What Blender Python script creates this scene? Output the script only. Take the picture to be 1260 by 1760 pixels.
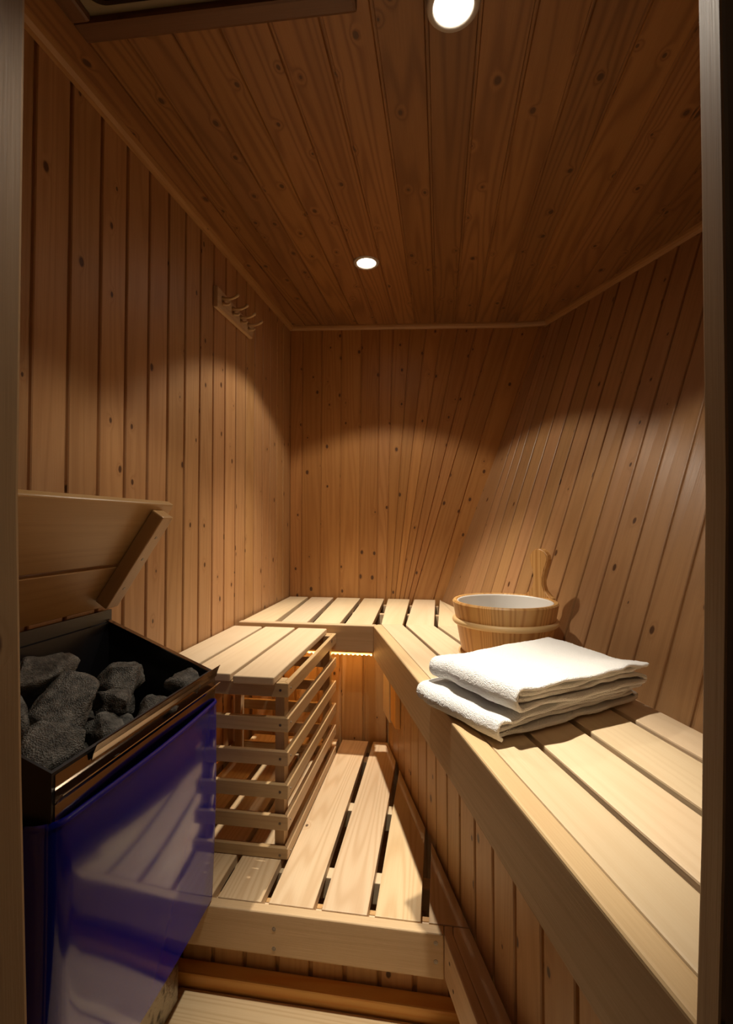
import bpy, bmesh, math, random
from mathutils import Vector, Matrix, noise
R = random.Random(7)
for o in list(bpy.data.objects): bpy.data.objects.remove(o)
sc = bpy.context.scene
COL = sc.collection
V = Vector

# ------------------------------------------------------------------ camera, world, exposure
F_PX = 831.0
YAW, PITCH, CZ = math.radians(8.69), math.radians(1.38), 1.06
cd = bpy.data.cameras.new('camera'); cam = bpy.data.objects.new('camera', cd); COL.objects.link(cam)
cam.location = (0, 0, CZ); cam.rotation_euler = (math.pi/2 + PITCH, 0, YAW)
cd.sensor_fit = 'VERTICAL'; cd.sensor_height = 36.0; cd.lens = 36.0 * F_PX / 1760.0
cd.clip_start = 0.02; cd.clip_end = 50
sc.camera = cam
w = bpy.data.worlds.new('world'); sc.world = w; w.use_nodes = True
w.node_tree.nodes['Background'].inputs[0].default_value = (1.0, 0.82, 0.62, 1)
w.node_tree.nodes['Background'].inputs[1].default_value = 0.006
sc.view_settings.view_transform = 'Standard'
sc.view_settings.look = 'None'
sc.view_settings.gamma = 1.0
sc.view_settings.use_curve_mapping = False
sc.view_settings.exposure = -0.30
LAMP_COL = (1.0, 0.90, 0.75)
SPOTS = [  # x, y, beam watts, spill watts, beam angle
    (0.025, 0.82, 120.0, 14.5, 47),
    (-0.26, 1.70, 132.0, 18.5, 72),
]
LENS_EMIT = 30.0
# added weak fill light on the door jambs, out of view behind the camera
ad = bpy.data.lights.new('anteroom_fill', 'AREA'); ad.shape = 'DISK'; ad.size = 0.35; ad.energy = 0.5; ad.color = (1, 0.9, 0.78)
ao = bpy.data.objects.new('anteroom_fill', ad); COL.objects.link(ao); ao.location = (-0.1, -0.7, 2.2)
ao.rotation_euler = (math.radians(30), 0, 0)

# ------------------------------------------------------------------ materials
def nodes(m):
    m.use_nodes = True
    nt = m.node_tree
    return nt, nt.nodes, nt.links, nt.nodes['Principled BSDF']

def wood(name, light, dark, knot=0.5, rough=0.42, ring=0.35, fine=0.25, bump=0.15, knotcol=(0.07, 0.028, 0.012), ringscale=9.0, spec=0.4):
    m = bpy.data.materials.new(name); nt, N, L, B = nodes(m)
    def nd(t, **k):
        n = N.new(t)
        for a, b in k.items(): setattr(n, a, b)
        return n
    def math_(op, a, b=None, clamp=False):
        n = nd('ShaderNodeMath', operation=op, use_clamp=clamp)
        for i, x in enumerate((a, b)):
            if x is None: continue
            if isinstance(x, (int, float)): n.inputs[i].default_value = x
            else: L.new(x, n.inputs[i])
        return n.outputs[0]
    def mix(f, a, b, mode='MIX'):
        n = nd('ShaderNodeMix', data_type='RGBA', blend_type=mode)
        if isinstance(f, (int, float)): n.inputs[0].default_value = f
        else: L.new(f, n.inputs[0])
        for i, x in ((6, a), (7, b)):
            if isinstance(x, tuple): n.inputs[i].default_value = (*x, 1)
            else: L.new(x, n.inputs[i])
        return n.outputs[2]
    uv = nd('ShaderNodeUVMap', uv_map='uv').outputs[0]
    def scaled(x, y):
        n = nd('ShaderNodeVectorMath', operation='MULTIPLY'); L.new(uv, n.inputs[0]); n.inputs[1].default_value = (x, y, 1); return n.outputs[0]
    def noise_(vec, s, det=2.0, r=0.5):
        n = nd('ShaderNodeTexNoise', noise_dimensions='2D'); L.new(vec, n.inputs['Vector'])
        n.inputs['Scale'].default_value = s; n.inputs['Detail'].default_value = det; n.inputs['Roughness'].default_value = r
        return n.outputs[0]
    # knots
    vo = nd('ShaderNodeTexVoronoi', voronoi_dimensions='2D', feature='F1'); vo.inputs['Scale'].default_value = 10.5
    L.new(scaled(1.0, 0.66), vo.inputs['Vector'])
    sep = nd('ShaderNodeSeparateColor'); L.new(vo.outputs['Color'], sep.inputs[0])
    has = math_('LESS_THAN', sep.outputs[0], knot)
    size = math_('ADD', math_('MULTIPLY', sep.outputs[1], 0.038), 0.014)
    wob = math_('MULTIPLY', math_('SUBTRACT', noise_(scaled(1, 1), 90, 2), 0.5), 0.018)
    dist = math_('ADD', vo.outputs['Distance'], wob)
    core = nd('ShaderNodeMapRange', interpolation_type='SMOOTHSTEP'); L.new(dist, core.inputs[0]); L.new(size, core.inputs[1])
    L.new(math_('MULTIPLY', size, 1.9), core.inputs[2]); core.inputs[3].default_value = 1; core.inputs[4].default_value = 0
    corev = math_('MULTIPLY', core.outputs[0], has)
    halo = math_('MULTIPLY', math_('POWER', 2.718, math_('MULTIPLY', math_('MULTIPLY', dist, dist), -90.0)), has)
    # growth rings: isolines of a stretched field, bending round the knots
    fld = math_('ADD', noise_(scaled(1.0, 0.055), 11.0, 1.0, 0.4), math_('MULTIPLY', halo, 0.18))
    rg = math_('SINE', math_('MULTIPLY', fld, ringscale * 6.283))
    rg = math_('POWER', math_('ADD', math_('MULTIPLY', rg, 0.5), 0.5), 2.2)
    fine_ = noise_(scaled(1.0, 0.02), 420.0, 4.0, 0.65)
    broad = noise_(scaled(1.0, 0.12), 9.0, 2.0)
    c = mix(math_('MULTIPLY', rg, ring), light, dark)
    c = mix(math_('MULTIPLY', math_('SUBTRACT', fine_, 0.35, True), fine*2.2, True), c, dark)
    c = mix(math_('MULTIPLY', math_('SUBTRACT', broad, 0.42, True), 1.2, True), c, tuple(0.78*a + 0.22*b for a, b in zip(dark, light)))
    c = mix(math_('MULTIPLY', halo, 0.35), c, dark)
    c = mix(math_('MULTIPLY', corev, 0.92), c, knotcol)
    at = nd('ShaderNodeAttribute', attribute_name='tint')
    c = mix(1.0, c, at.outputs['Color'], 'MULTIPLY')
    L.new(c, B.inputs['Base Color'])
    rr = math_('ADD', math_('MULTIPLY', fine_, 0.22), rough - 0.1)
    L.new(rr, B.inputs['Roughness'])
    B.inputs['Specular IOR Level'].default_value = spec
    bp = nd('ShaderNodeBump'); bp.inputs['Strength'].default_value = bump; bp.inputs['Distance'].default_value = 0.0015
    L.new(math_('SUBTRACT', fine_, math_('MULTIPLY', corev, 0.5)), bp.inputs['Height']); L.new(bp.outputs[0], B.inputs['Normal'])
    return m

M = {}
M['wall'] = wood('pine_panelling', (0.50, 0.275, 0.118), (0.34, 0.160, 0.060), knot=0.52, ring=0.45, fine=0.42, bump=0.25)
M['wallback'] = wood('back_panelling', (0.47, 0.222, 0.070), (0.31, 0.122, 0.032), knot=0.55, ring=0.45, fine=0.38)
M['wallright'] = wood('right_panelling', (0.43, 0.235, 0.104), (0.30, 0.150, 0.060), knot=0.35, ring=0.4, rough=0.38, fine=0.42)
M['ceil'] = wood('ceiling_pine', (0.32, 0.146, 0.048), (0.16, 0.062, 0.018), knot=0.75, ring=0.65)
M['trim'] = wood('trim_pine', (0.40, 0.21, 0.08), (0.28, 0.13, 0.045), knot=0.15)
M['darktrim'] = wood('dark_trim', (0.15, 0.068, 0.030), (0.08, 0.034, 0.015), knot=0.3)
M['bench'] = wood('pale_bench_wood', (0.76, 0.59, 0.385), (0.62, 0.44, 0.25), knot=0.02, ring=0.25, fine=0.18, ringscale=7, rough=0.5)
M['platform'] = wood('platform_spruce', (0.77, 0.57, 0.35), (0.58, 0.37, 0.19), knot=0.10, ring=0.55, fine=0.25, ringscale=13, rough=0.5)
M['fascia'] = wood('fascia_wood', (0.68, 0.48, 0.27), (0.50, 0.32, 0.16), knot=0.04, ring=0.3, fine=0.4, rough=0.55)
M['riser'] = wood('riser_pine', (0.62, 0.37, 0.155), (0.45, 0.235, 0.08), knot=0.5)
M['guard'] = wood('guard_wood', (0.62, 0.42, 0.22), (0.42, 0.25, 0.11), knot=0.08, ring=0.3)
M['orange'] = wood('orange_pine', (0.95, 0.54, 0.15), (0.85, 0.36, 0.07), knot=0.0, ring=0.8, ringscale=8)
M['jamb'] = wood('jamb_wood', (0.34, 0.215, 0.105), (0.22, 0.125, 0.055), knot=0.5, ring=0.4, rough=0.6, spec=0.25)
M['lid'] = wood('lid_wood', (0.50, 0.29, 0.11), (0.36, 0.19, 0.06), knot=0.06, ring=0.3, rough=0.32)
M['bucket'] = wood('bucket_pine', (0.80, 0.46, 0.16), (0.52, 0.23, 0.055), knot=0.05, ring=0.8, ringscale=16, rough=0.4)
M['hoop'] = wood('hoop_wood', (0.78, 0.55, 0.28), (0.66, 0.42, 0.18), knot=0.0, ring=0.1, rough=0.4)

def plain(name, col, rough=0.5, metal=0.0, emit=0, ecol=None, **k):
    m = bpy.data.materials.new(name); nt, N, L, B = nodes(m)
    n = N.new('ShaderNodeTexNoise'); n.inputs['Scale'].default_value = k.get('ns', 60); n.inputs['Detail'].default_value = 4
    tc = N.new('ShaderNodeTexCoord'); L.new(tc.outputs['Object'], n.inputs['Vector'])
    mr = N.new('ShaderNodeMapRange'); L.new(n.outputs[0], mr.inputs[0]); mr.inputs[3].default_value = rough*0.85; mr.inputs[4].default_value = min(1, rough*1.15)
    L.new(mr.outputs[0], B.inputs['Roughness'])
    B.inputs['Base Color'].default_value = (*col, 1); B.inputs['Metallic'].default_value = metal
    if emit:
        B.inputs['Emission Color'].default_value = (*(ecol or col), 1); B.inputs['Emission Strength'].default_value = emit
    if 'coat' in k: B.inputs['Coat Weight'].default_value = k['coat']; B.inputs['Coat Roughness'].default_value = k.get('cr', 0.05)
    if 'spec' in k: B.inputs['Specular IOR Level'].default_value = k['spec']
    if k.get('bump'):
        b = N.new('ShaderNodeBump'); b.inputs['Strength'].default_value = k['bump']; b.inputs['Distance'].default_value = k.get('bd', 0.001)
        L.new(n.outputs[0], b.inputs['Height']); L.new(b.outputs[0], B.inputs['Normal'])
    return m
M['enamel'] = plain('blue_enamel', (0.005, 0.009, 0.24), 0.12, coat=0.55, cr=0.07, spec=0.4, ns=900, bump=0.03, bd=0.0003)
M['black'] = plain('black_steel', (0.010, 0.010, 0.012), 0.35, spec=0.5)
M['steel'] = plain('stainless_steel', (0.36, 0.31, 0.26), 0.16, 1.0)
M['basesteel'] = plain('speckled_base_steel', (0.50, 0.47, 0.42), 0.34, 1.0, ns=110, bump=1.0, bd=0.002)
M['screw'] = plain('screw_metal', (0.20, 0.17, 0.14), 0.4, 1.0)
M['liner'] = plain('white_plastic_liner', (0.80, 0.77, 0.72), 0.35)
M['void'] = plain('dark_void', (0.006, 0.005, 0.004), 0.9)
M['glass'] = plain('dark_glass_panel', (0.008, 0.007, 0.006), 0.15)
M['pale'] = plain('pale_insert', (0.20, 0.155, 0.085), 0.5)
M['ringwhite'] = plain('lamp_ring_enamel', (0.42, 0.36, 0.30), 0.4)
M['lens'] = plain('lamp_lens', (1, 1, 1), 0.3, emit=LENS_EMIT, ecol=(1.0, 0.93, 0.80))
M['led'] = plain('amber_led', (1, 0.6, 0.2), 0.4, emit=10, ecol=(1.0, 0.42, 0.07))
M['ledchip'] = plain('amber_led_chip', (1, 0.8, 0.4), 0.4, emit=60, ecol=(1.0, 0.62, 0.22))

_nt = M['basesteel'].node_tree; _n = _nt.nodes.new('ShaderNodeTexNoise'); _n.inputs['Scale'].default_value = 45; _n.inputs['Detail'].default_value = 6  # noise puts dark specks into the base steel's colour
_tc = _nt.nodes.new('ShaderNodeTexCoord'); _nt.links.new(_tc.outputs['Object'], _n.inputs['Vector'])
_r = _nt.nodes.new('ShaderNodeValToRGB'); _nt.links.new(_n.outputs[0], _r.inputs[0])
_r.color_ramp.elements[0].position = 0.36; _r.color_ramp.elements[0].color = (0.05, 0.04, 0.03, 1)
_r.color_ramp.elements[1].position = 0.50; _r.color_ramp.elements[1].color = (0.42, 0.38, 0.32, 1)
_nt.links.new(_r.outputs[0], _nt.nodes['Principled BSDF'].inputs['Base Color'])

def towel_mat():
    m = bpy.data.materials.new('white_terry'); nt, N, L, B = nodes(m)
    tc = N.new('ShaderNodeTexCoord')
    n = N.new('ShaderNodeTexVoronoi'); n.inputs['Scale'].default_value = 620; L.new(tc.outputs['Object'], n.inputs['Vector'])
    n2 = N.new('ShaderNodeTexNoise'); n2.inputs['Scale'].default_value = 260; n2.inputs['Detail'].default_value = 4; L.new(tc.outputs['Object'], n2.inputs['Vector'])
    ad_ = N.new('ShaderNodeMath'); ad_.operation = 'ADD'; L.new(n.outputs['Distance'], ad_.inputs[0]); L.new(n2.outputs[0], ad_.inputs[1])
    b = N.new('ShaderNodeBump'); b.inputs['Strength'].default_value = 0.8; b.inputs['Distance'].default_value = 0.002
    L.new(ad_.outputs[0], b.inputs['Height']); L.new(b.outputs[0], B.inputs['Normal'])
    B.inputs['Base Color'].default_value = (0.92, 0.905, 0.87, 1); B.inputs['Roughness'].default_value = 0.95
    B.inputs['Sheen Weight'].default_value = 0.3
    B.inputs['Specular IOR Level'].default_value = 0.1
    return m
M['towel'] = towel_mat()

def stone_mat():
    m = bpy.data.materials.new('sauna_stone'); nt, N, L, B = nodes(m)
    tc = N.new('ShaderNodeTexCoord')
    n = N.new('ShaderNodeTexNoise'); n.inputs['Scale'].default_value = 55; n.inputs['Detail'].default_value = 8; n.inputs['Roughness'].default_value = 0.7
    n2 = N.new('ShaderNodeTexVoronoi'); n2.inputs['Scale'].default_value = 420
    L.new(tc.outputs['Object'], n.inputs['Vector']); L.new(tc.outputs['Object'], n2.inputs['Vector'])
    r = N.new('ShaderNodeValToRGB'); L.new(n.outputs[0], r.inputs[0])
    r.color_ramp.elements[0].position = 0.35; r.color_ramp.elements[0].color = (0.035, 0.033, 0.028, 1)
    r.color_ramp.elements[1].position = 0.72; r.color_ramp.elements[1].color = (0.30, 0.28, 0.24, 1)
    e = r.color_ramp.elements.new(0.52); e.color = (0.14, 0.13, 0.11, 1)
    L.new(r.outputs[0], B.inputs['Base Color']); B.inputs['Roughness'].default_value = 0.6
    ad_ = N.new('ShaderNodeMath'); ad_.operation = 'ADD'; L.new(n2.outputs['Distance'], ad_.inputs[0]); L.new(n.outputs[0], ad_.inputs[1])
    b = N.new('ShaderNodeBump'); b.inputs['Strength'].default_value = 0.8; b.inputs['Distance'].default_value = 0.0022
    L.new(ad_.outputs[0], b.inputs['Height']); L.new(b.outputs[0], B.inputs['Normal'])
    return m
M['stone'] = stone_mat()

# ------------------------------------------------------------------ helpers
def new_bm():
    bm = bmesh.new(); bm.loops.layers.uv.new('uv'); bm.loops.layers.float_color.new('tint'); return bm

def tintval(spread=0.14):
    a = 1 - R.random()*spread
    return (a*(1 + R.uniform(-0.02, 0.02)), a, a*(1 + R.uniform(-0.07, 0.05)), 1)

def paint(bm, faces, grain, tint=None, off=None):
    """wood coordinates in metres: u across the grain, v along it; one random piece of timber per call"""
    uvl = bm.loops.layers.uv['uv']; cl = bm.loops.layers.float_color['tint']
    g = V(grain).normalized(); tint = tint or tintval(); off = off or (R.uniform(0, 60), R.uniform(0, 60))
    ref = V((0.31, 0.22, 0.92)) if abs(g.z) < 0.9 else V((0.9, 0.43, 0))
    for f in faces:
        n = f.normal if f.normal.length > 0.1 else V((0, 0, 1))
        if abs(n.dot(g)) > 0.75:
            a = n.cross(ref).normalized(); b = n.cross(a)
            for l in f.loops:
                p = l.vert.co; l[uvl].uv = (p.dot(a) + off[0], p.dot(b)*6 + off[1]); l[cl] = tint
        else:
            a = n.cross(g).normalized()
            for l in f.loops:
                p = l.vert.co; l[uvl].uv = (p.dot(a) + off[0], p.dot(g) + off[1]); l[cl] = tint

def link(name, bm, mat, parent=None, smooth=False, recalc=True):
    if recalc: bmesh.ops.recalc_face_normals(bm, faces=bm.faces)
    me = bpy.data.meshes.new(name); bm.to_mesh(me); bm.free()
    me.materials.append(M[mat] if isinstance(mat, str) else mat)
    if smooth:
        for p in me.polygons: p.use_smooth = True
    o = bpy.data.objects.new(name, me); COL.objects.link(o)
    if parent: o.parent = parent; o.matrix_parent_inverse = Matrix.Translation(parent.location).inverted()
    return o

def structure(o): o['kind'] = 'structure'; return o
def thing(name, label, cat, loc, group=None):
    o = bpy.data.objects.new(name, None); o.empty_display_size = 0.05; COL.objects.link(o)
    o.location = loc; o['label'] = label; o['category'] = cat
    if group: o['group'] = group
    return o
def tag(o, label, cat, group=None):
    o['label'] = label; o['category'] = cat
    if group: o['group'] = group
    return o

def prism(bm, poly, z0, z1, grain, bevel=0.003, seg=2, tint=None, frame=None):
    """closed prism over a polygon (x,y), between heights; frame = Matrix to place it"""
    n0 = set(bm.faces)
    b = [bm.verts.new((x, y, z0)) for x, y in poly]; t = [bm.verts.new((x, y, z1)) for x, y in poly]
    fs = [bm.faces.new(t), bm.faces.new(b[::-1])]
    k = len(poly)
    for i in range(k): fs.append(bm.faces.new((b[i], b[(i+1) % k], t[(i+1) % k], t[i])))
    bmesh.ops.recalc_face_normals(bm, faces=fs)
    if bevel:
        es = list({e for f in fs for e in f.edges})
        bmesh.ops.bevel(bm, geom=es, offset=bevel, segments=seg, affect='EDGES', profile=0.6)
    nf = [f for f in bm.faces if f not in n0]
    if frame:
        vs = list({v for f in nf for v in f.verts})
        bmesh.ops.transform(bm, matrix=frame, verts=vs)
    bm.normal_update()
    paint(bm, nf, grain, tint)
    return nf

def box(bm, x0, x1, y0, y1, z0, z1, grain=(0, 1, 0), bevel=0.002, seg=2, tint=None, frame=None):
    return prism(bm, [(x0, y0), (x1, y0), (x1, y1), (x0, y1)], z0, z1, grain, bevel, seg, tint, frame)

def one_box(name, mat, parent, *a, **k):
    bm = new_bm(); box(bm, *a, **k); return link(name, bm, mat, parent)

def cyl(bm, p0, p1, r0, r1=None, n=20, grain=None, tint=None, cap=True):
    r1 = r0 if r1 is None else r1
    p0, p1 = V(p0), V(p1); ax = (p1 - p0).normalized()
    a = ax.orthogonal().normalized(); b = ax.cross(a)
    A = [bm.verts.new(p0 + (a*math.cos(2*math.pi*i/n) + b*math.sin(2*math.pi*i/n))*r0) for i in range(n)]
    B_ = [bm.verts.new(p1 + (a*math.cos(2*math.pi*i/n) + b*math.sin(2*math.pi*i/n))*r1) for i in range(n)]
    fs = [bm.faces.new((A[i], A[(i+1) % n], B_[(i+1) % n], B_[i])) for i in range(n)]
    if cap: fs += [bm.faces.new(A[::-1]), bm.faces.new(B_)]
    bm.normal_update(); paint(bm, fs, grain or ax, tint)
    return fs

def screw(name, p, nrm, parent, r=0.0035):
    bm = new_bm(); p = V(p); nrm = V(nrm).normalized()
    cyl(bm, p - nrm*0.003, p + nrm*0.0006, r, r*0.9, 14)
    cyl(bm, p + nrm*0.0004, p + nrm*0.0010, r*0.35, r*0.3, 8)
    return link(name, bm, 'screw', parent)

def boards(name, lines, inward, mat, depth=0.007, back=0.03, tintspread=0.16, scale=1.0):
    """matched boarding: lines = [(start, end), ...] joints between boards; `inward` points into the room"""
    bm = new_bm(); inw = V(inward).normalized()
    for k in range(len(lines) - 1):
        (a0, a1), (b0, b1) = [(V(p), V(q)) for p, q in lines[k:k+2]]
        w0, w1 = (b0 - a0).length, (b1 - a1).length
        prof = [(x*scale, dd) for x, dd in [(0, -depth), (0.0035, -depth), (0.0045, -0.002), (0.0065, 0), (-0.0065, 0), (-0.0045, -0.002), (-0.0035, -depth), (-0.0, -depth)]]
        rows = []
        for kk, (x, d) in enumerate(prof):
            at_end = kk >= 4
            pts = []
            for (p, q, wd) in ((a0, b0, w0), (a1, b1, w1)):
                s = min(1.0, wd/0.03)
                x_ = wd + x*s if at_end else x*s
                pts.append(p + (q - p)*(x_/max(wd, 1e-5)) + inw*d)
            rows.append(pts)
        vs = [[bm.verts.new(p) for p in r] for r in rows]
        fs = [bm.faces.new((vs[i][0], vs[i+1][0], vs[i+1][1], vs[i][1])) for i in range(len(vs)-1)]
        # solid behind
        bk = [bm.verts.new(p - inw*back) for p in (a0, a1, b1, b0)]
        fs.append(bm.faces.new(bk))
        fs.append(bm.faces.new((vs[0][0], vs[0][1], bk[1], bk[0]))); fs.append(bm.faces.new((vs[-1][1], vs[-1][0], bk[3], bk[2])))
        fs.append(bm.faces.new([r[0] for r in vs][::-1] + [bk[0], bk[3]])); fs.append(bm.faces.new([r[1] for r in vs] + [bk[2], bk[1]]))
        bmesh.ops.recalc_face_normals(bm, faces=fs)
        bm.normal_update(); paint(bm, fs, (a1 - a0), tintval(tintspread))
    return link(name, bm, mat, recalc=False)

# ------------------------------------------------------------------ the room (metres; +Y runs into the cabin)
XL, YB, YF = -0.745, 2.33, 0.33
CP, CN = V((-0.73, 2.33, 2.052)), V((0.04691, -0.04438, 0.99791))
def ceil_z(x, y): return CP.z - (CN.x*(x - CP.x) + CN.y*(y - CP.y))/CN.z
def base_x(y): return 0.317*(2.33 - y)          # foot of the leaning wall at bench height .70
BZ, PZ = 0.70, 0.25                              # seat height, step height

ys = []; y = 0.78 - 5*0.0903
while y < YB + 0.02: ys.append(y); y += 0.0903
ys[-1] = YB + 0.03
structure(boards('wall_left', [((XL, y, 0), (XL, y, ceil_z(XL, y) + 0.01)) for y in ys], (1, 0, 0), 'wall'))

bot = [XL, -0.687, -0.590, -0.492, -0.395, -0.307, -0.262, -0.242, -0.226, -0.208, -0.190, -0.173, -0.154, -0.055, 0.012]
top = [XL, -0.680, -0.580, -0.480, -0.380, -0.290, -0.224, -0.139, -0.061, 0.016, 0.094, 0.181, 0.262, 0.354, 0.470]
bot = [XL - 0.03] + bot + [0.10]; top = [XL - 0.03] + top + [0.62]
structure(boards('wall_back', [((a, YB, 0.62), (b, YB, ceil_z(b, YB) + 0.01)) for a, b in zip(bot, top)], (0, -1, 0), 'wallback', depth=0.005, scale=0.62))
bm = new_bm(); box(bm, XL-0.03, 0.1, YB+0.01, YB+0.04, 0, 0.64, (0, 0, 1), 0); structure(link('wall_back_foot', bm, 'wall'))

rb = [2.33, 2.11, 2.03, 1.947] + [1.947 - 0.083*k for k in range(1, 21)]
rt_ = [2.352, 2.285, 2.238, 2.19] + [0.966*(1.947 - 0.083*k) + 0.309 for k in range(1, 21)]
lines = []
for a, b in zip(rb, rt_):
    tx = 0.543 + (2.19 - b)*0.372
    lines.append(((base_x(a), a, BZ - 0.02), (tx, b, ceil_z(tx, b) + 0.01)))
structure(boards('wall_right', lines, (-0.86, -0.33, -0.38), 'wallright'))
bm = new_bm(); prism(bm, [(base_x(2.36)+.01, 2.36), (base_x(0.3)+.01, 0.3), (base_x(0.3) + 0.04, 0.3), (base_x(2.36) + 0.04, 2.36)], 0, BZ - 0.01, (0, 0, 1), 0)
structure(link('wall_right_foot', bm, 'wall'))

# ceiling boards
xs = [-0.77 + 0.0936*k for k in range(21)]
structure(boards('ceiling', [((x, 0.29, ceil_z(x, 0.29)), (x, 2.42, ceil_z(x, 2.42))) for x in xs], (-0.047, 0.044, -1), 'ceil', depth=0.005, tintspread=0.30, scale=0.75))

# front wall with the door opening, solid boards
XJ0, XJ1 = -0.355, 0.178
bm = new_bm()
box(bm, -0.80, XJ0 - 0.034, 0.30, 0.33, 0, 2.1, (0, 0, 1), 0)
box(bm, XJ1 + 0.034, 1.25, 0.30, 0.33, 0, 2.1, (0, 0, 1), 0)
box(bm, XJ0 - 0.034, XJ1 + 0.034, 0.30, 0.33, 1.86, 2.1, (1, 0, 0), 0)
structure(link('wall_front', bm, 'wall'))

# door frame: two jambs with a rebate, slightly bowed as in the photo, and a head
door = bpy.data.objects.new('door_1', None); COL.objects.link(door); door.location = (-0.09, 0.34, 0); door['kind'] = 'structure'
def jamb(side):
    bm = new_bm()
    zs = [0, 0.3, 0.65, 0.85, 1.08, 1.3, 1.52, 1.7, 1.86]
    bow = [0.010, 0.014, 0.018, 0.009, 0.001, 0.0, -0.001, 0, 0] if side < 0 else [-0.012, -0.012, -0.014, -0.006, 0.0, 0.001, 0.001, 0, 0]
    x0 = XJ0 if side < 0 else XJ1
    # section: far corner rounded, inner face, then a stepped rebate nearer the camera
    sec = [(0.034, 0.362), (0.004, 0.362), (0.0012, 0.3612), (0, 0.358), (0, 0.335), (0.0008, 0.3335), (0.003, 0.333), (0.010, 0.333), (0.010, 0.285), (0.034, 0.285)]
    rows = []
    for z, b in zip(zs, bow):
        rows.append([bm.verts.new((x0 + b + side*dx, yy, z)) for dx, yy in sec])
    n = len(sec); fs = []
    for i in range(len(zs)-1):
        for j in range(n): fs.append(bm.faces.new((rows[i][j], rows[i][(j+1) % n], rows[i+1][(j+1) % n], rows[i+1][j])))
    fs += [bm.faces.new(rows[0]), bm.faces.new(rows[-1][::-1])]
    bmesh.ops.recalc_face_normals(bm, faces=fs); bm.normal_update(); paint(bm, fs, (0, 0, 1), (1, 1, 1, 1))
    return link('jamb', bm, 'jamb', door)
jamb(-1); jamb(1)
one_box('head', 'jamb', door, XJ0 - 0.034, XJ1 + 0.034, 0.285, 0.362, 1.86, 1.90, (1, 0, 0))

# floor: duckboard planks across X
bm = new_bm()
fy = 0.263; k = 0
while fy < 1.0:
    box(bm, XL, 0.45, fy, fy + 0.118, 0.032, 0.055, (1, 0, 0), 0.003); fy += 0.124
box(bm, XL, 0.9, 0.2, 2.4, -0.06, -0.03, (1, 0, 0), 0)
structure(link('floor', bm, 'platform'))
structure(one_box('trim_4', 'orange', None, XL, 0.05, 1.004, 1.0385, 0.050, 0.083, (1, 0, 0), 0.004))

# cornice strips
def strip(name, p, q, out, mat='trim', w=0.020, h=0.022):
    bm = new_bm(); p, q, out = V(p), V(q), V(out).normalized()
    sec = [(0, 0.02), (0, -h), (w*0.45, -h), (w*0.8, -h*0.72), (w, -h*0.35), (w, 0.02)]
    rows = [[bm.verts.new(c + out*a + V((0, 0, b))) for a, b in sec] for c in (p, q)]
    n = len(sec); fs = [bm.faces.new((rows[0][j], rows[0][(j+1) % n], rows[1][(j+1) % n], rows[1][j])) for j in range(n)]
    fs += [bm.faces.new(rows[0]), bm.faces.new(rows[1][::-1])]
    bmesh.ops.recalc_face_normals(bm, faces=fs); bm.normal_update(); paint(bm, fs, q - p)
    return structure(link(name, bm, mat))
strip('trim_1', (XL, 0.33, ceil_z(XL, 0.33)), (XL, YB, ceil_z(XL, YB)), (1, 0, 0), w=0.024)
strip('trim_2', (XL, YB, ceil_z(XL, YB)), (0.36, YB, ceil_z(0.36, YB)), (0, -1, 0))
strip('trim_5', (0.35, YB, ceil_z(0.35, YB)), (0.50, 2.305, ceil_z(0.50, 2.305)), (-0.25, -1, 0))
def rtop(yy): return 0.543 + (2.19 - yy)*0.372 - 0.008
strip('trim_3', (rtop(2.32), 2.32, ceil_z(rtop(2.32), 2.32)), (rtop(0.5), 0.5, ceil_z(rtop(0.5), 0.5)), (-0.94, -0.35, 0))
# flat board covering the ceiling edge along the left wall
bm = new_bm()
zf = lambda x, y: ceil_z(x, y) - 0.006
P = [(XL + 0.0, 0.33), (XL + 0.085, 0.33), (XL + 0.085, YB), (XL + 0.0, YB)]
b = [bm.verts.new((x, y, zf(x, y))) for x, y in P]; t = [bm.verts.new((x, y, zf(x, y) + 0.014)) for x, y in P]
fs = [bm.faces.new(b), bm.faces.new(t[::-1])] + [bm.faces.new((b[i], t[i], t[(i+1) % 4], b[(i+1) % 4])) for i in range(4)]
bmesh.ops.recalc_face_normals(bm, faces=fs); bm.normal_update(); paint(bm, fs, (0, 1, 0), (0.9, 0.9, 0.9, 1)); structure(link('trim_6', bm, 'ceil'))

# ------------------------------------------------------------------ upper bench
D = V((0.3022, -0.9533)); Nn = V((0.9533, 0.3022)); O2 = V((-0.234, 1.694))    # diagonal front: along, towards the wall, corner
def dg(s, t): p = O2 + D*s + Nn*t; return (p.x, p.y)
def dg_at_y(yy, t):  # point on the line at offset t with given y
    q = O2 + Nn*t; s = (q.y - yy)/0.9533; p = q + D*s; return (p.x, p.y)
bench = thing('sauna_bench', 'upper L-shaped sauna bench of pale smooth slats along back and right walls', 'bench', (-0.2, 1.8, 0))
YM = 1.735                                # mitre line
T0 = BZ - 0.024
slx = [(-0.738, -0.645, -0.730, -0.607), (-0.627, -0.517, -0.581, -0.484), (-0.499, -0.384, -0.459, -0.362), (-0.366, -0.268, -0.341, -0.243)]
for a, b_, c, d in slx:
    bm = new_bm(); prism(bm, [(c, 1.722), (d, 1.722), (b_, 2.318), (a, 2.318)], T0, BZ, (0, 1, 0), 0.003); link('slat', bm, 'bench', bench)
offs = [(0.034, 0.107), (0.118, 0.213), (0.226, 0.325), (0.337, 0.412)]
YE = 0.335
xb = [(-0.250, -0.146), (-0.125, -0.025), (-0.004, 0.08), None]
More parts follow.
